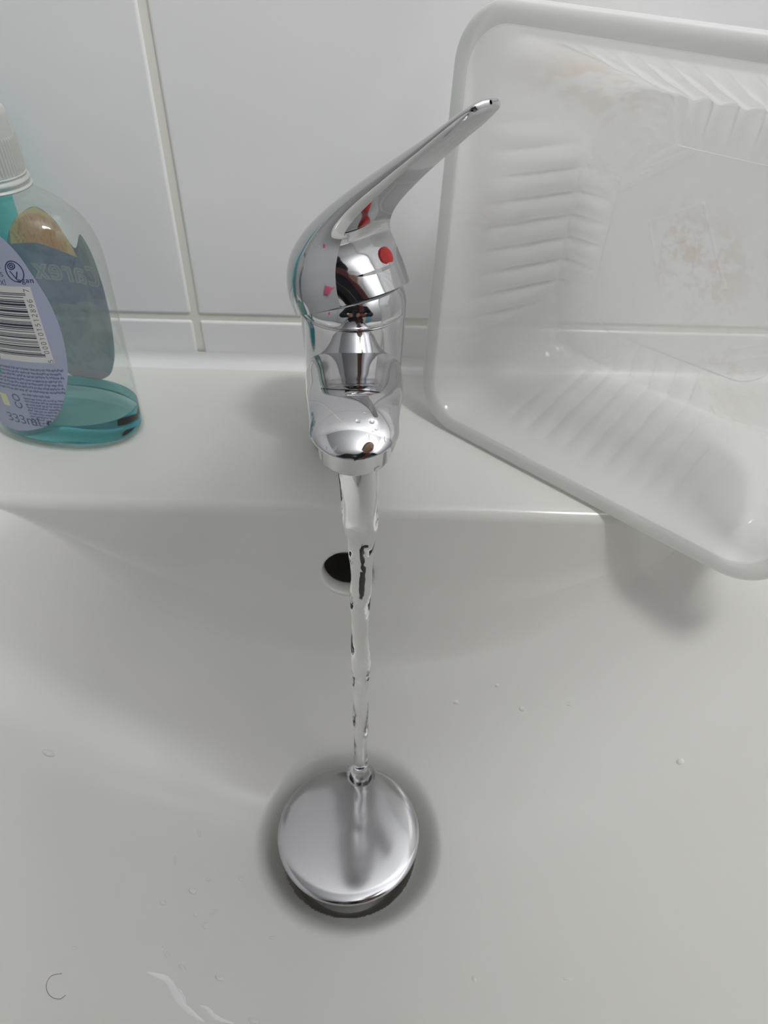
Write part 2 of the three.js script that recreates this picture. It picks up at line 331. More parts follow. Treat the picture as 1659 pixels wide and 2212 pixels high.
// ---------------------------------------------------------------- running water
{
  const rows = track([ // y, centre x, centre z, half width, half depth
    [0, 0.0820, 0.0040, 0.1165, 0.0074, 0.0072], [1, 0.072, 0.0050, 0.1168, 0.0070, 0.0066], [2, 0.052, 0.0053, 0.1172, 0.0061, 0.0052], [3, 0.038, 0.0056, 0.1175, 0.0050, 0.0045], [4, 0.0255, 0.0056, 0.1178, 0.0042, 0.0046], [5, 0.012, 0.0052, 0.1180, 0.0040, 0.0036],
    [6, 0.000, 0.0049, 0.1182, 0.0036, 0.0040], [7, -0.014, 0.0048, 0.1185, 0.0038, 0.0033], [8, -0.027, 0.0052, 0.1188, 0.0041, 0.0034], [9, -0.05, 0.0049, 0.1191, 0.0036, 0.0036], [10, -0.075, 0.0048, 0.1195, 0.0035, 0.0033],
    [11, -0.1, 0.0047, 0.1198, 0.0033, 0.0033], [12, -0.115, 0.0046, 0.1200, 0.0034, 0.0034], [13, -0.1205, 0.0046, 0.1200, 0.0046, 0.0044], [14, -0.1226, 0.0046, 0.1200, 0.0062, 0.0060], [15, -0.1238, 0.0046, 0.1200, 0.0075, 0.0074],
  ]);
  const g = sheet(72, 420, (i, j) => {
    const [y, cx, cz, a, b] = rows(j * 15), t = i * 2 * Math.PI, fall = smooth(0.085, 0.03, y) * smooth(-0.121, -0.113, y);
    const w = 1 + fall * (0.055 * Math.sin(2 * t + y * 150) + 0.03 * Math.sin(3 * t - y * 230 + 1) + 0.03 * (fbm(t * 1.6 + 20, y * 170) - 0.5) * 2) + 0.03 * Math.sin(5 * t + y * 60) * smooth(0.05, 0.08, y)
      + 0.10 * Math.exp(-(((y - 0.043) / 0.008) ** 2)) * Math.sin(4 * t + y * 260);
    return [cx + a * w * Math.cos(t), y, cz + b * w * Math.sin(t)];
  }, true, false);
  solo('water_stream', g, M.water, 'clear stream of water falling from the spout onto the plug', 'water');
}
function droplet(u, v, mesh, len, wid, turn, label, group, name = 'water_droplet', high = 0.3, mat = M.water) {
  const h = onMesh(u, v, mesh); if (!h) return;
  if (h.n.dot(camera.position.clone().sub(h.p)) < 0) h.n.negate();
  const g = new THREE.SphereGeometry(1, 20, 12); g.scale(len / 2, wid * high, wid / 2);
  const m = solo(name, g, mat, label, 'water drop', group);
  const y = h.n, x = new THREE.Vector3(Math.cos(turn), 0, Math.sin(turn)); x.addScaledVector(y, -x.dot(y)).normalize();
  m.matrixAutoUpdate = true; m.quaternion.setFromRotationMatrix(new THREE.Matrix4().makeBasis(x, y, new THREE.Vector3().crossVectors(x, y)));
  m.position.copy(h.p).addScaledVector(y, wid * high * 0.15);
}
for (const [u, v, l, w, a] of [[773, 910, 1.7, 1.3, 0.3], [804, 911, 1.6, 1.9, 1.0], [813, 927, 1.1, 1.1, 0], [806, 931, 1.0, 0.9, 0.6], [795, 944, 2.6, 0.9, 1.2], [832, 948, 2.2, 0.7, 1.2], [789, 893, 1.6, 0.5, 0.1], [703, 966, 1.4, 0.8, 0.8], [724, 968, 1.8, 0.9, 1.9]])
  droplet(u, v, spoutMesh, l / 1000, w / 1000, a, 'tiny clear water drop on the rounded end of the chrome spout', 'water drops on the spout');
droplet(816, 1012, aerMesh, 0.0030, 0.0016, 0.1, 'clear water drop clinging to the chrome ring below the spout');
for (const [u, v, l, w, a] of [[430, 1800, 4, 1.5, 1.2], [378, 1858, 4.5, 1.5, 1.4], [416, 1924, 4, 3, 0.4], [450, 1900, 2.2, 2, 0], [352, 1950, 3, 2.2, 0.3], [460, 1970, 4.5, 1.8, -0.7], [422, 1976, 2, 1.6, 0], [444, 2000, 3.2, 2.4, 1.3], [350, 2046, 2.5, 1.5, 1.0], [361, 2063, 4, 2, 1.1], [394, 2090, 4, 2, 0.8],
  [475, 2112, 4, 3, 0.3], [162, 2048, 2, 1.4, -0.4], [985, 1517, 3, 2.2, 0.2], [1127, 1531, 3, 2.2, 0.6], [1073, 1480, 2.4, 2, 0], [1230, 1521, 2, 1.6, 0], [1470, 1645, 3.4, 3, 0.1], [1025, 2115, 3, 2, 1.4], [1225, 2115, 3, 1.4, 0.5], [105, 1627, 6, 3, 0.1], [548, 2205, 4.5, 2.6, 0.1], [520, 1898, 3, 2.2, 0.4], [590, 2026, 4, 1.6, -0.3]])
  droplet(u, v, bowlMesh, l / 1000, w / 1000, a, 'small flat water drop on the glazed floor of the bowl', 'water drops in the bowl', 'water_droplet', 0.2, M.film);
// ridges of water running over the floor of the bowl
for (const [pts, r, label] of [
  [[[318, 2100], [338, 2108], [355, 2115], [368, 2128], [380, 2150], [392, 2170], [408, 2185], [425, 2198], [442, 2208]], 0.0016, 'longest ripple of running water on the floor of the bowl'],
  [[[368, 2122], [384, 2140], [396, 2158], [402, 2176]], 0.0009, 'short fine ripple of water beside the longest one'],
  [[[432, 2172], [448, 2180], [462, 2196], [480, 2205], [505, 2211]], 0.0011, 'curved ripple of water nearest the front of the bowl'],
]) {
  const P = pts.map(([u, v]) => onMesh(u, v, bowlMesh)).filter(Boolean).map((h) => h.p);
  if (P.length < 3) continue;
  const c = new THREE.CatmullRomCurve3(P), n = 60, F = c.getSpacedPoints(n);
  const g = sheet(16, n, (i, j) => {
    const k = Math.round(j * n), p = F[k], q = F[Math.min(k + 1, n)], o = F[Math.max(k - 1, 0)], d = new THREE.Vector3().subVectors(q, o).normalize(), s = new THREE.Vector3(d.z, 0, -d.x).normalize();
    const w = r * (Math.sin(Math.PI * j) ** 0.6 + 0.02) * (0.75 + 0.5 * noise(j * 9, r * 3e4)), a = i * 2 * Math.PI;
    return [p.x + s.x * w * Math.cos(a), p.y + 0.45 * w * Math.sin(a) + 0.0001, p.z + s.z * w * Math.cos(a)];
  }, true, false);
  solo('water_ripple', g, M.froth, label, 'water');
}
{
  const P = [[134, 2103], [112, 2108], [101, 2125], [103, 2143], [114, 2155], [130, 2158], [142, 2150]].map(([u, v]) => onMesh(u, v, bowlMesh).p.add(new THREE.Vector3(0, 0.0002, 0)));
  solo('stray_hair', new THREE.TubeGeometry(new THREE.CatmullRomCurve3(P), 60, 0.00009, 6), phys({ color: rgb(0.25, 0.22, 0.18), roughness: 0.6 }), 'fine curled stray hair on the floor of the bowl', 'hair');
}

// ---------------------------------------------------------------- soap bottle
{
  const turn = -10 * Math.PI / 180;
  const b = thing('soap_bottle', 'clear plastic hand wash bottle with a little teal soap left', 'bottle', [-0.1565, 0.0002, -0.0110]);
  b.rotation.y = turn;
  const A = 0.0400, B = 0.0235;
  const pr = track([ // y, half width, half depth, section power
    [0, 0.0000, 0.0350, 0.0190, 2.3], [1, 0.0010, 0.0380, 0.0215, 2.3], [2, 0.0040, A, B, 2.25], [3, 0.03, A, B, 2.2], [4, 0.06, A, B, 2.2], [5, 0.088, 0.0402, B, 2.2], [6, 0.100, 0.0390, 0.0230, 2.2], [7, 0.1085, 0.0352, 0.0218, 2.15],
    [8, 0.1145, 0.0290, 0.0195, 2.1], [9, 0.1185, 0.0215, 0.0170, 2.05], [10, 0.1210, 0.0158, 0.0145, 2], [11, 0.1225, 0.0135, 0.0135, 2], [12, 0.1245, 0.0130, 0.0130, 2],
  ]);
  const at = (y, a, k = 1, grow = 0) => { const [Y, w, d, n] = pr(y), c = Math.cos(a), s = Math.sin(a); return [(w + grow) * k * Math.sign(c) * Math.abs(c) ** (2 / n), Y, (d + grow) * k * Math.sign(s) * Math.abs(s) ** (2 / n)]; };
  const body = sheet(128, 120, (i, j) => at(j * 12, i * 2 * Math.PI), true, false);
  const bottom = sheet(128, 6, (i, j) => { const p = at(0, i * 2 * Math.PI, j); return [p[0], 0.0025 * (1 - j) ** 0.5 + 0.0002, p[2]]; }, true, true);
  part('bottle_wall', merge([body, bottom]), M.clear, b, 'clear plastic wall');
  // soap at the bottom, closed solid just inside the wall
  const lev = 0.0155, inner = (Y, a) => { const t = Y < 0.001 ? Y / 0.001 : Y < 0.004 ? 1 + (Y - 0.001) / 0.003 : 2 + (Y - 0.004) / 0.026; const p = at(t, a, 1, -0.0011); return [p[0], Y, p[2]]; };
  const sg = sheet(96, 46, (i, j) => {
    const a = i * 2 * Math.PI;
    if (j < 10 / 46 - 1e-6) { const k = j * 46 / 10, p = inner(0.0032, a); return [p[0] * k, 0.0032 + 0.0006 * (1 - k), p[2] * k]; }
    if (j > 36 / 46 + 1e-6) { const k = (1 - j) * 46 / 10, p = inner(lev, a); return [p[0] * k, lev - 0.0011 * (1 - k ** 6), p[2] * k]; }
    return inner(lerp(0.0032, lev, (j * 46 - 10) / 26), a);
  }, true, true);
  part('liquid_soap', sg, M.soap, b, 'teal liquid soap');
  // neck rings and ribbed cap
  part('neck', lathe([[0.0130, 0.1228], [0.0150, 0.1231], [0.0151, 0.1238], [0.0138, 0.1244], [0.0137, 0.1252], [0.0147, 0.1256], [0.0147, 0.1266], [0.0138, 0.1272], [0.0137, 0.1280], [0.0141, 0.1283], [0.0140, 0.1288], [0.0128, 0.1290]], 64), M.cap, b);
  const rows = [[0.0136, 0.1288], [0.0138, 0.1292], [0.0136, 0.1300], [0.0134, 0.1420], [0.0132, 0.1432], [0.0130, 0.1436], [0.0128, 0.1510], [0.0122, 0.1530], [0.0110, 0.1538], [0.0060, 0.1538], [0.0056, 0.1532], [0, 0.1532]];
  const capG = sheet(360, rows.length - 1, (i, j) => { const k = Math.round(j * (rows.length - 1)), [r, y] = rows[k], rib = k >= 2 && k <= 3 ? 0.00035 * Math.cos(i * 2 * Math.PI * 60) : 0; return [(r + rib) * Math.sin(i * 2 * Math.PI), y, (r + rib) * Math.cos(i * 2 * Math.PI)]; }, true, false);
  part('screw_cap', capG, M.cap, b, 'frosted white ribbed screw cap');
  // a label: fan of points from an outline given as [s, y] in mm, bent onto the bottle
  const surf = (s, y, side, off) => { const x = clamp(s, -0.0395, 0.0395), d = B * Math.max(0, 1 - Math.abs(x / A) ** 2.2) ** (1 / 2.2); return [x, y, side * (d + off)]; };
  const labelGeo = (outline, side, off, box_) => {
    const o = new THREE.CatmullRomCurve3(outline.map(([s, y]) => new THREE.Vector3(s / 1000, y / 1000, 0)), true, 'catmullrom', 0.4).getSpacedPoints(160);
    const cx = (box_[0] + box_[1]) / 2000, cy = (box_[2] + box_[3]) / 2000;
    const fl = (i, j) => { const p = o[Math.round(i * 160) % 160]; return [lerp(cx, p.x, j), lerp(cy, p.y, j)]; };
    return sheet(160, 16, (i, j) => { const [s, y] = fl(i, j); return surf(s, y, side, off); }, false, side < 0, (i, j) => { const [s, y] = fl(i, j); return [(s * 1000 - box_[0]) / (box_[1] - box_[0]), (y * 1000 - box_[2]) / (box_[3] - box_[2])]; });
  };
  const canvas = (w, h) => { const c = document.createElement('canvas'); c.width = w; c.height = h; return c; };
  const tex = (c) => { const t = new THREE.CanvasTexture(c); t.colorSpace = THREE.SRGBColorSpace; return t; };
  { // information label on the side that faces the room
    const bx = [-36, 30, 6, 118], W = 990, H = 1680, k = 15, c = canvas(W, H), g = c.getContext('2d'), X = (s) => (s + 4 - bx[0]) * k, Y = (y) => (bx[3] - y) * k;
    g.fillStyle = '#acb4cc'; g.fillRect(0, 0, W, H);
    g.fillStyle = '#2c3260'; g.textBaseline = 'middle'; g.font = `${3.6 * k}px sans-serif`; g.textAlign = 'right';
    [['our', 106.5], ['the', 102.6], ['n', 98.6], ['s', 94.9], ['rex!', 91.2]].forEach(([t, y]) => g.fillText(t, X(4.2), Y(y)));
    // vegan mark
    g.strokeStyle = '#2c3260'; g.lineWidth = 0.5 * k; g.beginPath(); g.ellipse(X(9.6), Y(96.2), 3.6 * k, 4.6 * k, 0, 0, 7); g.stroke();
    g.beginPath(); g.ellipse(X(8.9), Y(98.5), 1.7 * k, 1.2 * k, -0.6, 0, 7); g.stroke(); g.beginPath(); g.ellipse(X(8.9), Y(98.5), 0.8 * k, 0.5 * k, -0.6, 0, 7); g.stroke();
    g.beginPath(); g.moveTo(X(7.6), Y(96.4)); g.lineTo(X(9.4), Y(92.8)); g.lineTo(X(10.6), Y(96.2)); g.stroke();
    g.font = `bold ${3 * k}px sans-serif`; g.textAlign = 'left'; g.fillText('egan', X(9.4), Y(92.2));
    // barcode lying on its side
    g.fillStyle = '#dedfdc'; g.fillRect(X(-12.5), Y(89.4), 26.5 * k, 37.5 * k);
    g.fillStyle = '#22243c'; let y = 86.4, w = 0; const bars = [1, 1, 1, 2, 1, 3, 1, 1, 2, 1, 3, 1, 1, 2, 1, 1, 3, 2, 1, 1, 2, 1, 1, 4, 1, 1, 1, 1, 3, 1, 2, 1, 1, 2, 1, 3, 1, 1, 1, 1, 2, 3, 1, 1, 1, 2, 1, 2, 2, 1, 1, 1, 1, 3, 1, 1, 2, 1, 1];
    const unit = 31.4 / bars.reduce((a, q) => a + q, 0);
    for (const q of bars) { w++; if (w % 2) g.fillRect(X(-12.2), Y(y), (w < 4 || w > bars.length - 3 ? 23.2 : 21.8) * k, q * unit * k); y -= q * unit; }
    g.save(); g.translate(X(12), Y(70)); g.rotate(-Math.PI / 2); g.font = `${3.2 * k}px sans-serif`; g.textAlign = 'center'; g.fillStyle = '#3a3a48';
    [...'5000101512896'].forEach((ch, i) => g.fillText(ch, (-17.2 + (i === 0 ? 0 : 2.4 + i * 2.3)) * k, (i === 0 ? 0.5 : 0) * k)); g.fillText('7', 17.6 * k, -0.2 * k); g.fillText('>', 17.6 * k, -60 * k); g.restore();
    // small print, too fine to read: rows of word-long strokes
    g.fillStyle = '#4a5180';
    const printRows = (x0, x1, y0, n, step, h, ragged) => { for (let r = 0; r < n; r++) { let x = x0; const end = x1 - ragged * rnd() - r * ragged * 0.4; while (x < end) { const l = 0.9 + 2.4 * rnd(); for (let q = 0; q < l; q += 0.42) g.fillRect(X(x + q), Y(y0 - r * step + (rnd() < 0.25 ? h * 0.35 : 0)), 0.27 * k, h * (0.75 + 0.35 * rnd()) * k); x += l + 0.5; } } };
    printRows(-33, 15.5, 48.2, 7, 2.05, 1.15, 0.5); printRows(-8, 8, 33.2, 1, 2, 1.1, 6); printRows(-8, 13, 31, 10, 1.75, 1.0, 1.6);
    g.fillStyle = '#3a4170'; g.font = `bold ${3 * k}px sans-serif`; g.textAlign = 'center';
    g.save(); g.translate(X(-12.5), Y(28)); g.rotate(-Math.PI / 2); g.lineWidth = 0.7 * k; g.strokeStyle = '#5a618c'; g.beginPath(); g.arc(-2 * k, 0, 1.8 * k, 0.7, 5.6); g.stroke(); g.beginPath(); g.arc(2.2 * k, 0, 1.8 * k, 0, 7); g.stroke(); g.restore();
    g.fillStyle = '#d9dfae'; g.fillRect(X(-22), Y(31), 4 * k, 7 * k); g.fillStyle = '#6a9a90'; g.fillRect(X(-17), Y(47), 2 * k, 4 * k);
    g.fillStyle = '#3a4068'; g.textAlign = 'left'; g.font = `${7 * k}px sans-serif`; g.fillText('333ml', X(-23), Y(17)); g.font = `bold ${7.4 * k}px sans-serif`; g.fillText('e', X(-0.4), Y(16.8));
    const outline = [[-18, 113], [-4, 115], [10, 113.4], [16.8, 105], [20.4, 95], [23.4, 84], [24.8, 72], [24.5, 60], [22, 45], [15, 28], [4, 15.5], [-14, 9], [-26, 9.4], [-34, 20], [-35.5, 45], [-35.5, 75], [-32, 98], [-26, 108]];
    part('back_label', labelGeo(outline, 1, 0.00035, bx), phys({ map: tex(c), color: rgb(0.92, 0.92, 0.92), roughness: 0.45 }), b, 'pale blue printed label with barcode');
  }
  { // picture label on the far side, seen from behind through the bottle
    const bx = [-30, 30, 10, 110], k = 14, W = 60 * k, H = 100 * k, c = canvas(W, H), g = c.getContext('2d'), X = (s) => (s - bx[0]) * k, Y = (y) => (bx[3] - y) * k;
    g.fillStyle = '#b4bec6'; g.fillRect(0, 0, W, H);
    g.fillStyle = '#a3afc4'; g.fillRect(0, 0, W, Y(58)); g.fillStyle = '#b4c1c6'; g.beginPath(); g.ellipse(X(14), Y(45), 16 * k, 16 * k, 0, 0, 7); g.fill();
    for (let i = 0; i < 900; i++) { g.fillStyle = ['rgba(150,170,180,.10)', 'rgba(120,130,155,.10)', 'rgba(150,180,170,.10)'][i % 3]; const s = bx[0] + 60 * rnd(), y = 12 + 78 * rnd(); g.beginPath(); g.ellipse(X(s), Y(y), (0.5 + 2 * rnd()) * k, (0.5 + 3 * rnd()) * k, rnd() * 3, 0, 7); g.fill(); }
    g.fillStyle = '#c0bac6'; g.fillRect(0, Y(20), W, H);
    // fruit slice and leaf at the top
    g.save(); g.beginPath(); [[-19, 88], [-17, 96], [-10, 103], [-1.5, 106.5], [5, 103], [11, 95], [14.5, 84], [6, 86], [-6, 89]].forEach(([s, y], i) => (i ? g.lineTo(X(s), Y(y)) : g.moveTo(X(s), Y(y)))); g.closePath(); g.fillStyle = '#f0e2b0'; g.fill(); g.clip();
    g.fillStyle = '#ecc9a4'; g.beginPath(); g.ellipse(X(-2), Y(92), 12 * k, 11 * k, 0.4, 0, 7); g.fill();
    for (let i = 0; i < 140; i++) { g.strokeStyle = ['rgba(200,140,110,.25)', 'rgba(240,210,165,.35)', 'rgba(215,160,120,.25)'][i % 3]; g.lineWidth = (0.3 + 0.8 * rnd()) * k; const s = -16 + 26 * rnd(), y = 84 + 17 * rnd(); g.beginPath(); g.moveTo(X(s), Y(y)); g.lineTo(X(s + 4 * rnd() - 2), Y(y + 1 + 4 * rnd())); g.stroke(); } g.restore();
    g.fillStyle = '#a4b4b8'; g.beginPath(); [[15, 84], [17.5, 91], [20, 96.5], [23.5, 90], [26, 82], [20, 72]].forEach(([s, y], i) => (i ? g.lineTo(X(s), Y(y)) : g.moveTo(X(s), Y(y)))); g.closePath(); g.fill();
    g.fillStyle = '#b2c2c2'; g.beginPath(); [[20, 96], [24.5, 88], [26.4, 76], [22, 80]].forEach(([s, y], i) => (i ? g.lineTo(X(s), Y(y)) : g.moveTo(X(s), Y(y)))); g.closePath(); g.fill();
    // lettering of the front, here from behind
    g.save(); g.translate(X(25.5), Y(75.5)); g.scale(-1, 1); g.strokeStyle = '#c3ccc9'; g.fillStyle = '#c3ccc9'; g.font = `bold ${13.5 * k}px sans-serif`; g.textAlign = 'left'; g.textBaseline = 'middle'; g.lineWidth = 0.7 * k; g.strokeText('Carex', 0, 0); g.globalAlpha = 0.35; g.fillText('Carex', 0, 0); g.restore();
    const outline = [[-19, 92], [-12, 101], [-1.5, 106.5], [7, 101], [13.5, 89], [17, 91], [20, 96.5], [24.5, 88], [26.6, 74], [26.6, 60], [25, 46], [21.5, 31], [15, 19], [4, 13], [-9, 15], [-19, 26], [-25, 46], [-26, 70]];
    part('front_label', labelGeo(outline, -1, 0.0003, bx), phys({ map: tex(c), color: rgb(1, 1, 1), roughness: 0.75, transmission: 0.45, thickness: 0 }), b, 'grey blue back of the picture label showing a fruit slice');
  }
}
// teal tube behind the bottle
{
  const t = thing('toiletry_tube', 'teal plastic tube standing behind the clear soap bottle', 'tube', [-0.1925, 0.0002, -0.058]);
  part('tube_body', sheet(48, 20, (i, j) => { const a = i * 2 * Math.PI, y = 0.018 + 0.125 * j; return [lerp(0.0155, 0.0185, j) * Math.cos(a), y, lerp(0.0150, 0.0012, j ** 1.3) * Math.sin(a)]; }, true, false), M.teal, t);
  part('tube_cap', lathe([[0, 0], [0.0135, 0], [0.0140, 0.001], [0.0145, 0.017], [0.0150, 0.018], [0, 0.018]], 48), M.paint, t, 'white cap');
}

// ---------------------------------------------------------------- plastic tray
{
  const e = new THREE.Vector3(0.745, 0, 0.667).normalize(), lean = 3.5 * Math.PI / 180, out0 = new THREE.Vector3(-e.z, 0, e.x);
  const up = new THREE.Vector3(0, Math.cos(lean), 0).addScaledVector(out0, -Math.sin(lean)), out = new THREE.Vector3().crossVectors(e, up);
  const tr = thing('plastic_tray', 'empty translucent ribbed plastic food tray on edge beside the tap', 'tray');
  tr.quaternion.setFromRotationMatrix(new THREE.Matrix4().makeBasis(e, up, out)); tr.position.set(0.0444, 0.0009, -0.0138);
  const S0 = -0.0195, S1 = 0.178, H1 = 0.192, cx = (S0 + S1) / 2, cy = H1 / 2, HX = (S1 - S0) / 2, HY = H1 / 2;
  const NS = 90, NC = 16, PER = 4 * (NS + NC);
  // point k of the ring inset by i with corner radius r: [x, y, normal x, normal y, place along the side in metres or null, side]
  function ring(k, i, r) {
    const hx = HX - i, hy = HY - i, side = Math.floor(k / (NS + NC)) % 4, q = k % (NS + NC), dirs = [[1, 0], [0, 1], [-1, 0], [0, -1]][side], nrm = [[0, -1], [1, 0], [0, 1], [-1, 0]][side];
    const len = (side % 2 ? hy : hx) - r, half = side % 2 ? hx : hy;
    if (q < NS) { const s = lerp(-len, len, q / NS); return [dirs[0] * s + nrm[0] * half, dirs[1] * s + nrm[1] * half, nrm[0], nrm[1], s, len]; }
    const a = (q - NS) / NC * Math.PI / 2, n2 = [dirs[0], dirs[1]], cxx = dirs[0] * len + nrm[0] * (half - r), cyy = dirs[1] * len + nrm[1] * (half - r);
    const nx = nrm[0] * Math.cos(a) + n2[0] * Math.sin(a), ny = nrm[1] * Math.cos(a) + n2[1] * Math.sin(a);
    return [cxx + nx * r, cyy + ny * r, nx, ny, null, len];
  }
  const D = 0.075, PITCH = 0.0112;
  const ribs = (s, len) => { if (s === null) return 0; const edge = smooth(len, len - 0.022, Math.abs(s)); return edge * Math.abs(Math.cos(s / PITCH * Math.PI)) ** 0.85; };
  // wall: from the opening down to the floor and a little way over it
  const path = track([[0, 0.0078, 0.0000, 0.0185, 0], [1, 0.0090, 0.0016, 0.0180, 0], [2, 0.0120, 0.0120, 0.0180, 0.08], [3, 0.0150, 0.0240, 0.0185, 0.55], [4, 0.0190, 0.0400, 0.0200, 1], [5, 0.0235, 0.0560, 0.022, 1], [6, 0.0275, 0.0680, 0.024, 1], [7, 0.0300, 0.0735, 0.025, 0.9], [8, 0.0335, 0.0752, 0.026, 0.9], [9, 0.042, 0.0750, 0.022, 0.8], [10, 0.050, 0.0742, 0.018, 0]]);
  const pw = (i, j) => {
    const [ins, d, r, amp] = path(j * 10), p = ring(Math.round(i * PER) % PER, ins, r), f = ribs(p[4], p[5]) * amp * 0.0040, slope = smooth(0.066, 0.0748, d);
    const cr = p[4] === null || Math.abs(Math.abs(p[4]) - p[5]) < 0.012 ? 0.0011 * (fbm(p[0] * 300 + 40, p[1] * 300 + d * 220) - 0.5) * smooth(0.045, 0.07, d) : 0;
    return [p[0] - p[2] * (f * (1 - slope)) + cx, p[1] - p[3] * f * (1 - slope) + cy, -d + f * (0.25 + 0.75 * slope) + cr * 2];
  };
  const wall = sheet(PER, 64, pw, true, true);
  const stain = (x, y, z) => {                                   // brownish food residue, in blotches
    const n = fbm(x * 130 + 9, y * 130 + 5), m = fbm(x * 420, y * 420 + 31), spot = (a, b, r) => Math.exp(-(((x - a) ** 2 + (y - b) ** 2) / (r * r)));
    const w = spot(0.012, 0.163, 0.012) * 1.3 + spot(0.028, 0.160, 0.008) + spot(0.02, 0.148, 0.008) * 0.6 + spot(0.085, 0.095, 0.02) + spot(0.066, 0.105, 0.014) * 0.8 + spot(0.11, 0.05, 0.016) * 0.7 + spot(0.002, 0.105, 0.02) * (z > -0.07 ? 0.5 : 0) + spot(0.07, 0.165, 0.02) * 0.4;
    return clamp(w * smooth(0.42, 0.62, 0.6 * n + 0.4 * m) * 0.32, 0, 0.6);
  };
  const tint = (g) => { const p = g.attributes.position, c = []; for (let k = 0; k < p.count; k++) { const w = stain(p.getX(k), p.getY(k), p.getZ(k)); c.push(lerp(1, 0.80, w), lerp(1, 0.60, w), lerp(1, 0.44, w)); } g.setAttribute('color', new THREE.Float32BufferAttribute(c, 3)); return g; };
  part('side_wall', tint(wall), M.tray, tr, 'ribbed side walls');
  // floor with moulded line ribs
  const lines = [];
  for (let k = 0; k < 4; k++) { lines.push([0.032 + k * 0.004, 0.118 + k * 0.0045, 0.062 + k * 0.004, 0.140 + k * 0.0035]); lines.push([0.095 + k * 0.005, 0.058 - k * 0.0035, 0.125 + k * 0.004, 0.075 - k * 0.004]); }
  lines.push([0.05, 0.108, 0.072, 0.122], [0.072, 0.122, 0.094, 0.090], [0.05, 0.108, 0.066, 0.078], [0.094, 0.090, 0.08, 0.066], [0.060, 0.100, 0.074, 0.108], [0.074, 0.108, 0.078, 0.092], [0.062, 0.088, 0.06, 0.1]);
  const dseg = (x, y, [a, b, c, d]) => { const vx = c - a, vy = d - b, t = clamp(((x - a) * vx + (y - b) * vy) / (vx * vx + vy * vy), 0, 1); return Math.hypot(x - a - vx * t, y - b - vy * t); };
  const fx = HX - 0.050, fy = HY - 0.050;
  const fl = sheet(240, 220, (i, j) => {
    let x = (i * 2 - 1) * fx, y = (j * 2 - 1) * fy;
    const ax = fx - 0.018, ay = fy - 0.018; if (Math.abs(x) > ax && Math.abs(y) > ay) { const ox = Math.abs(x) - ax, oy = Math.abs(y) - ay, q = Math.hypot(ox, oy), m = Math.max(ox, oy); if (q > 1e-9) { x = Math.sign(x) * (ax + ox * m / q); y = Math.sign(y) * (ay + oy * m / q); } }
    let z = -0.0742; const X = x + cx, Yy = y + cy;
    const rr = Math.hypot((X - 0.088) / 0.064, (Yy - 0.092) / 0.060); z += 0.0012 * smooth(1.03, 0.97, rr);
    for (const l of lines) { const d = dseg(X, Yy, l); if (d < 0.002) z += 0.00035 * (1 - smooth(0.0002, 0.001, d)); }
    return [X, Yy, z];
  }, false, false);
  part('tray_floor', tint(fl), M.trayFloor, tr, 'flat floor with moulded lines and brownish food stains');
  const rimPath = track([[0, 0.0078, 0, 0.0185], [1, 0.0060, -0.0005, 0.0195], [2, 0.0030, -0.0006, 0.021], [3, 0.0009, 0.0001, 0.0235], [4, 0.0002, 0.0014, 0.024], [5, 0.0000, 0.0050, 0.024], [6, 0.0000, 0.0095, 0.024]]);
  part('rim', sheet(PER, 30, (i, j) => { const [ins, d, r] = rimPath(j * 6), p = ring(Math.round(i * PER) % PER, ins, r); return [p[0] + cx, p[1] + cy, -d]; }, true, false), M.trayRim, tr, 'thicker smooth rim with a turned back lip');
}

// ---------------------------------------------------------------- behind the camera, mirrored in the chrome
{
  const tw = thing('hand_towel', 'cyan towel hanging beside the beige door', 'towel', [0.9, -0.1, 1.3]);
  part('towel_cloth', sheet(30, 24, (i, j) => [-0.02 - 0.02 * Math.abs(Math.sin(i * 12)), 0.55 - j * 1.0, (i - 0.5) * 0.3 * (0.6 + 0.4 * smooth(0, 0.4, j))], false), M.cyan, tw);
  part('hook', lathe([[0, 0], [0.012, 0], [0.012, 0.03], [0.018, 0.04], [0, 0.045]], 24).rotateZ(Math.PI / 2).translate(0.045, 0.55, 0), M.satin, tw);
  const fl = thing('flannel', 'pink flannel hanging on the side wall', 'flannel', [-0.985, 0.35, 0.9]);
  part('flannel_cloth', sheet(20, 20, (i, j) => [0.012 + 0.012 * Math.abs(Math.sin(i * 9)), -j * 0.16, (i - 0.5) * 0.11], false), M.pink, fl);
  part('hook', lathe([[0, 0], [0.01, 0], [0.01, 0.025], [0, 0.03]], 20).rotateZ(-Math.PI / 2).translate(-0.015, 0.0, 0), M.satin, fl);

  // the phone that takes the picture: just behind the camera, lens towards the tap
  const ph = thing('smartphone', 'black smartphone held over the basin by the person', 'phone', camera.position.toArray());
  ph.rotation.order = 'YXZ'; ph.rotation.copy(camera.rotation);
  part('phone_body', rbox(0.074, 0.158, 0.008, 0.0035, 0.018, -0.058, 0.0075, 3), M.black, ph);
  for (const y of [-0.022, -0.044]) part('lens', new THREE.CylinderGeometry(0.006, 0.006, 0.002, 24).rotateX(Math.PI / 2).translate(0, y, 0.003), M.darkMetal, ph);
}
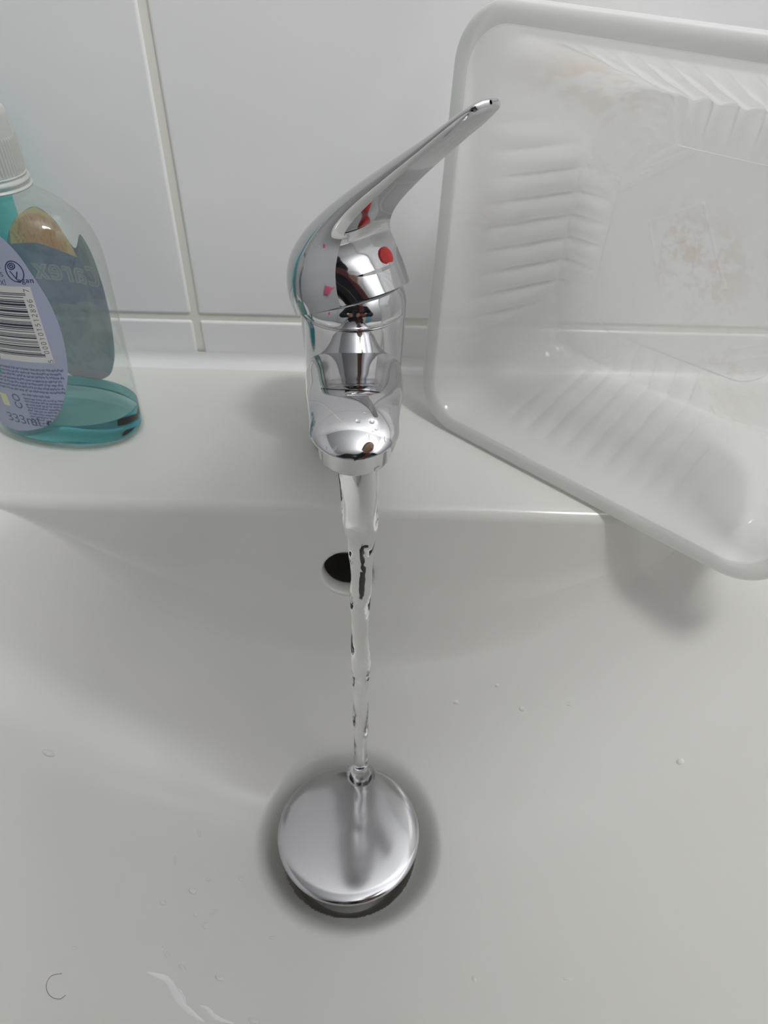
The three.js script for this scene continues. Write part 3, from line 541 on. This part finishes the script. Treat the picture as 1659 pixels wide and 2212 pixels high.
{
  const V = (x, y, z) => new THREE.Vector3(x, y, z);
  const F = ROOM.floor;
  function capsules(list, k) {
    return (x, y, z) => {
      let d = 1e3;
      for (const [a, b, ra, rb] of list) {
        const ux = b.x - a.x, uy = b.y - a.y, uz = b.z - a.z, t = clamp(((x - a.x) * ux + (y - a.y) * uy + (z - a.z) * uz) / (ux * ux + uy * uy + uz * uz + 1e-12), 0, 1);
        const q = Math.hypot(x - a.x - ux * t, y - a.y - uy * t, z - a.z - uz * t) - lerp(ra, rb, t); d = smin(d, q, k);
      }
      return d;
    };
  }
  function mesh(sdf, c, half, res) {
    const mc = new MarchingCubes(res, M.jacket, false, false, 160000), n = res, h = n / 2;
    for (let z = 0; z < n; z++) for (let y = 0; y < n; y++) for (let x = 0; x < n; x++) mc.field[x + y * n + z * n * n] = -sdf(c.x + (x - h) / h * half, c.y + (y - h) / h * half, c.z + (z - h) / h * half);
    mc.isolation = 0; mc.update();
    const cnt = mc.count, p = new Float32Array(cnt * 3), nn = new Float32Array(cnt * 3), e = half / n;
    for (let k = 0; k < cnt; k++) {
      const X = c.x + mc.positionArray[3 * k] * half, Y = c.y + mc.positionArray[3 * k + 1] * half, Z = c.z + mc.positionArray[3 * k + 2] * half;
      p.set([X, Y, Z], 3 * k);
      const v = V(sdf(X + e, Y, Z) - sdf(X - e, Y, Z), sdf(X, Y + e, Z) - sdf(X, Y - e, Z), sdf(X, Y, Z + e) - sdf(X, Y, Z - e)).normalize(); nn.set([v.x, v.y, v.z], 3 * k);
    }
    const g = new THREE.BufferGeometry(); g.setAttribute('position', new THREE.BufferAttribute(p, 3)); g.setAttribute('normal', new THREE.BufferAttribute(nn, 3)); return g;
  }
  const X = 0.125, Z = 0.79;
  // joints
  const hip = V(X, F + 0.88, Z), chest = V(X, F + 1.17, Z - 0.19), neck = V(X + 0.025, F + 1.36, Z - 0.37), head = V(X + 0.05, F + 1.42, Z - 0.50);
  const sh = (s) => V(X + s * 0.185, F + 1.29, Z - 0.29), el = (s) => V(X + s * 0.30, F + 1.04, Z - 0.28), wr = (s) => V(0.035 + s * 0.085, 0.165, 0.43);
  const bl = [
    [hip, chest, 0.14, 0.145], [V(X - 0.07, F + 0.92, Z - 0.02), V(X + 0.07, F + 0.92, Z - 0.02), 0.12, 0.12], [V(X - 0.10, F + 1.20, Z - 0.22), V(X + 0.10, F + 1.20, Z - 0.22), 0.11, 0.11], [V(X - 0.15, F + 1.29, Z - 0.29), V(X + 0.15, F + 1.29, Z - 0.29), 0.07, 0.07], [chest, neck, 0.11, 0.06],
  ];
  for (const s of [-1, 1]) { bl.push([sh(s), el(s), 0.066, 0.05], [el(s), wr(s), 0.05, 0.033]); bl.push([V(X + s * 0.085, F + 0.87, Z), V(X + s * 0.10, F + 0.48, Z + 0.02), 0.098, 0.066], [V(X + s * 0.10, F + 0.48, Z), V(X + s * 0.11, F + 0.09, Z + 0.03), 0.062, 0.045], [V(X + s * 0.11, F + 0.055, Z + 0.03), V(X + s * 0.125, F + 0.045, Z - 0.12), 0.05, 0.042]); }
  const body = capsules(bl, 0.05);
  const trunk = mesh((x, y, z) => body(x, y, z), V(X, F + 0.76, Z - 0.12), 0.80, 118);
  // hands: palm, four fingers and a thumb closing on the edges of the phone
  const right = new THREE.Vector3(1, 0, 0).transformDirection(camera.matrixWorld), upv = new THREE.Vector3(0, 1, 0).transformDirection(camera.matrixWorld), bk = new THREE.Vector3(0, 0, 1).transformDirection(camera.matrixWorld);
  const cam = (x, y, z) => camera.position.clone().addScaledVector(right, x).addScaledVector(upv, y).addScaledVector(bk, z);
  const hands = [];
  for (const s of [-1, 1]) {
    const c0 = 0.018, ed = 0.037, at = (dx, y, z) => cam(c0 + s * (ed + dx), y, z), L = [];
    L.push([wr(s), at(0.030, -0.105, 0.045), 0.028, 0.026], [at(0.030, -0.105, 0.045), at(0.022, -0.072, 0.022), 0.022, 0.016], [at(0.034, -0.108, 0.040), at(0.024, -0.112, 0.018), 0.020, 0.014]);
    [[-0.062, 0.030], [-0.080, 0.036], [-0.098, 0.034], [-0.114, 0.026]].forEach(([y, l]) => { L.push([at(0.021, y, 0.020), at(0.0125, y + 0.004, -0.002), 0.0092, 0.0085], [at(0.0125, y + 0.004, -0.002), at(0.0125 - l * 0.6, y + 0.008, -0.0055), 0.0085, 0.0074]); });
    L.push([at(0.028, -0.098, 0.036), at(0.012, -0.080, 0.030), 0.0115, 0.010], [at(0.012, -0.080, 0.030), at(-0.012, -0.062, 0.0215), 0.010, 0.0085]);
    hands.push(mesh(capsules(L, 0.007), at(0.03, -0.1, 0.035), 0.085, 56));
  }
  // head with a face
  const NOD = 0.85, local = (x, y, z) => { const dy = y - head.y, dz = z - head.z, c = Math.cos(NOD), q = Math.sin(NOD); return [x - head.x, dy * c - dz * q, dz * c + dy * q]; };
  const O = V(0, 0, 0), nose = capsules([[V(0, 0.012, -0.092), V(0, -0.026, -0.108), 0.008, 0.014]], 0.01), lips = capsules([[V(-0.02, -0.052, -0.082), V(0.02, -0.052, -0.082), 0.008, 0.008]], 0.01);
  const throat = capsules([[V(head.x, head.y - 0.01, head.z + 0.04), V(neck.x, neck.y - 0.03, neck.z + 0.02), 0.052, 0.058]], 0.01);
  const hd = (x, y, z) => {
    const [lx, ly, lz] = local(x, y, z);
    let d = (Math.hypot(lx / 0.076, ly / 0.112, lz / 0.095) - 1) * 0.076;
    d = smin(d, throat(x, y, z), 0.03); d = smin(d, nose(lx, ly, lz), 0.012);
    for (const s of [-1, 1]) {
      d = smax(d, -(Math.hypot(lx - s * 0.032, ly - 0.004, lz + 0.098) - 0.016), 0.012);
      d = smin(d, Math.hypot(lx - s * 0.032, ly - 0.002, lz + 0.078) - 0.013, 0.004);
      d = smin(d, (Math.hypot((lx - s * 0.078) / 0.4, ly + 0.004, (lz - 0.008) / 0.7) - 0.030) * 0.4, 0.005);
    }
    return smin(d, lips(lx, ly, lz), 0.006);
  };
  const headG = mesh(hd, V(head.x, head.y - 0.02, head.z + 0.03), 0.19, 64);
  const hairG = mesh((x, y, z) => { const [lx, ly, lz] = local(x, y, z), d = (Math.hypot(lx / 0.086, (ly - 0.014) / 0.112, (lz - 0.012) / 0.098) - 1) * 0.08; return smax(d, -(ly + 0.02 - lerp(-0.05, 0.075, smooth(0.05, -0.07, lz))), 0.01); }, V(head.x, head.y + 0.01, head.z), 0.18, 52);
  const person = thing('person', 'person in a dark jacket and dark red top holding up a phone', 'person');
  part('body', merge([headG, ...hands]), M.skin, person, 'head and hands');
  part('clothing', trunk, M.jacket, person, 'black jacket and trousers');
  part('hair', hairG, M.hair, person, 'short dark hair');
  const shirt = mesh((x, y, z) => smax(body(x, y, z) - 0.004, Math.max(Math.abs(x - X - 0.06) - 0.055, z - Z + 0.02 + (y - F - 0.88) * 0.65, y - (F + 1.33), F + 0.95 - y), 0.01), V(X, F + 1.15, Z - 0.15), 0.32, 64);
  part('shirt', shirt, M.maroon, person, 'dark red top under the open jacket');
}

renderer.render(scene, camera);
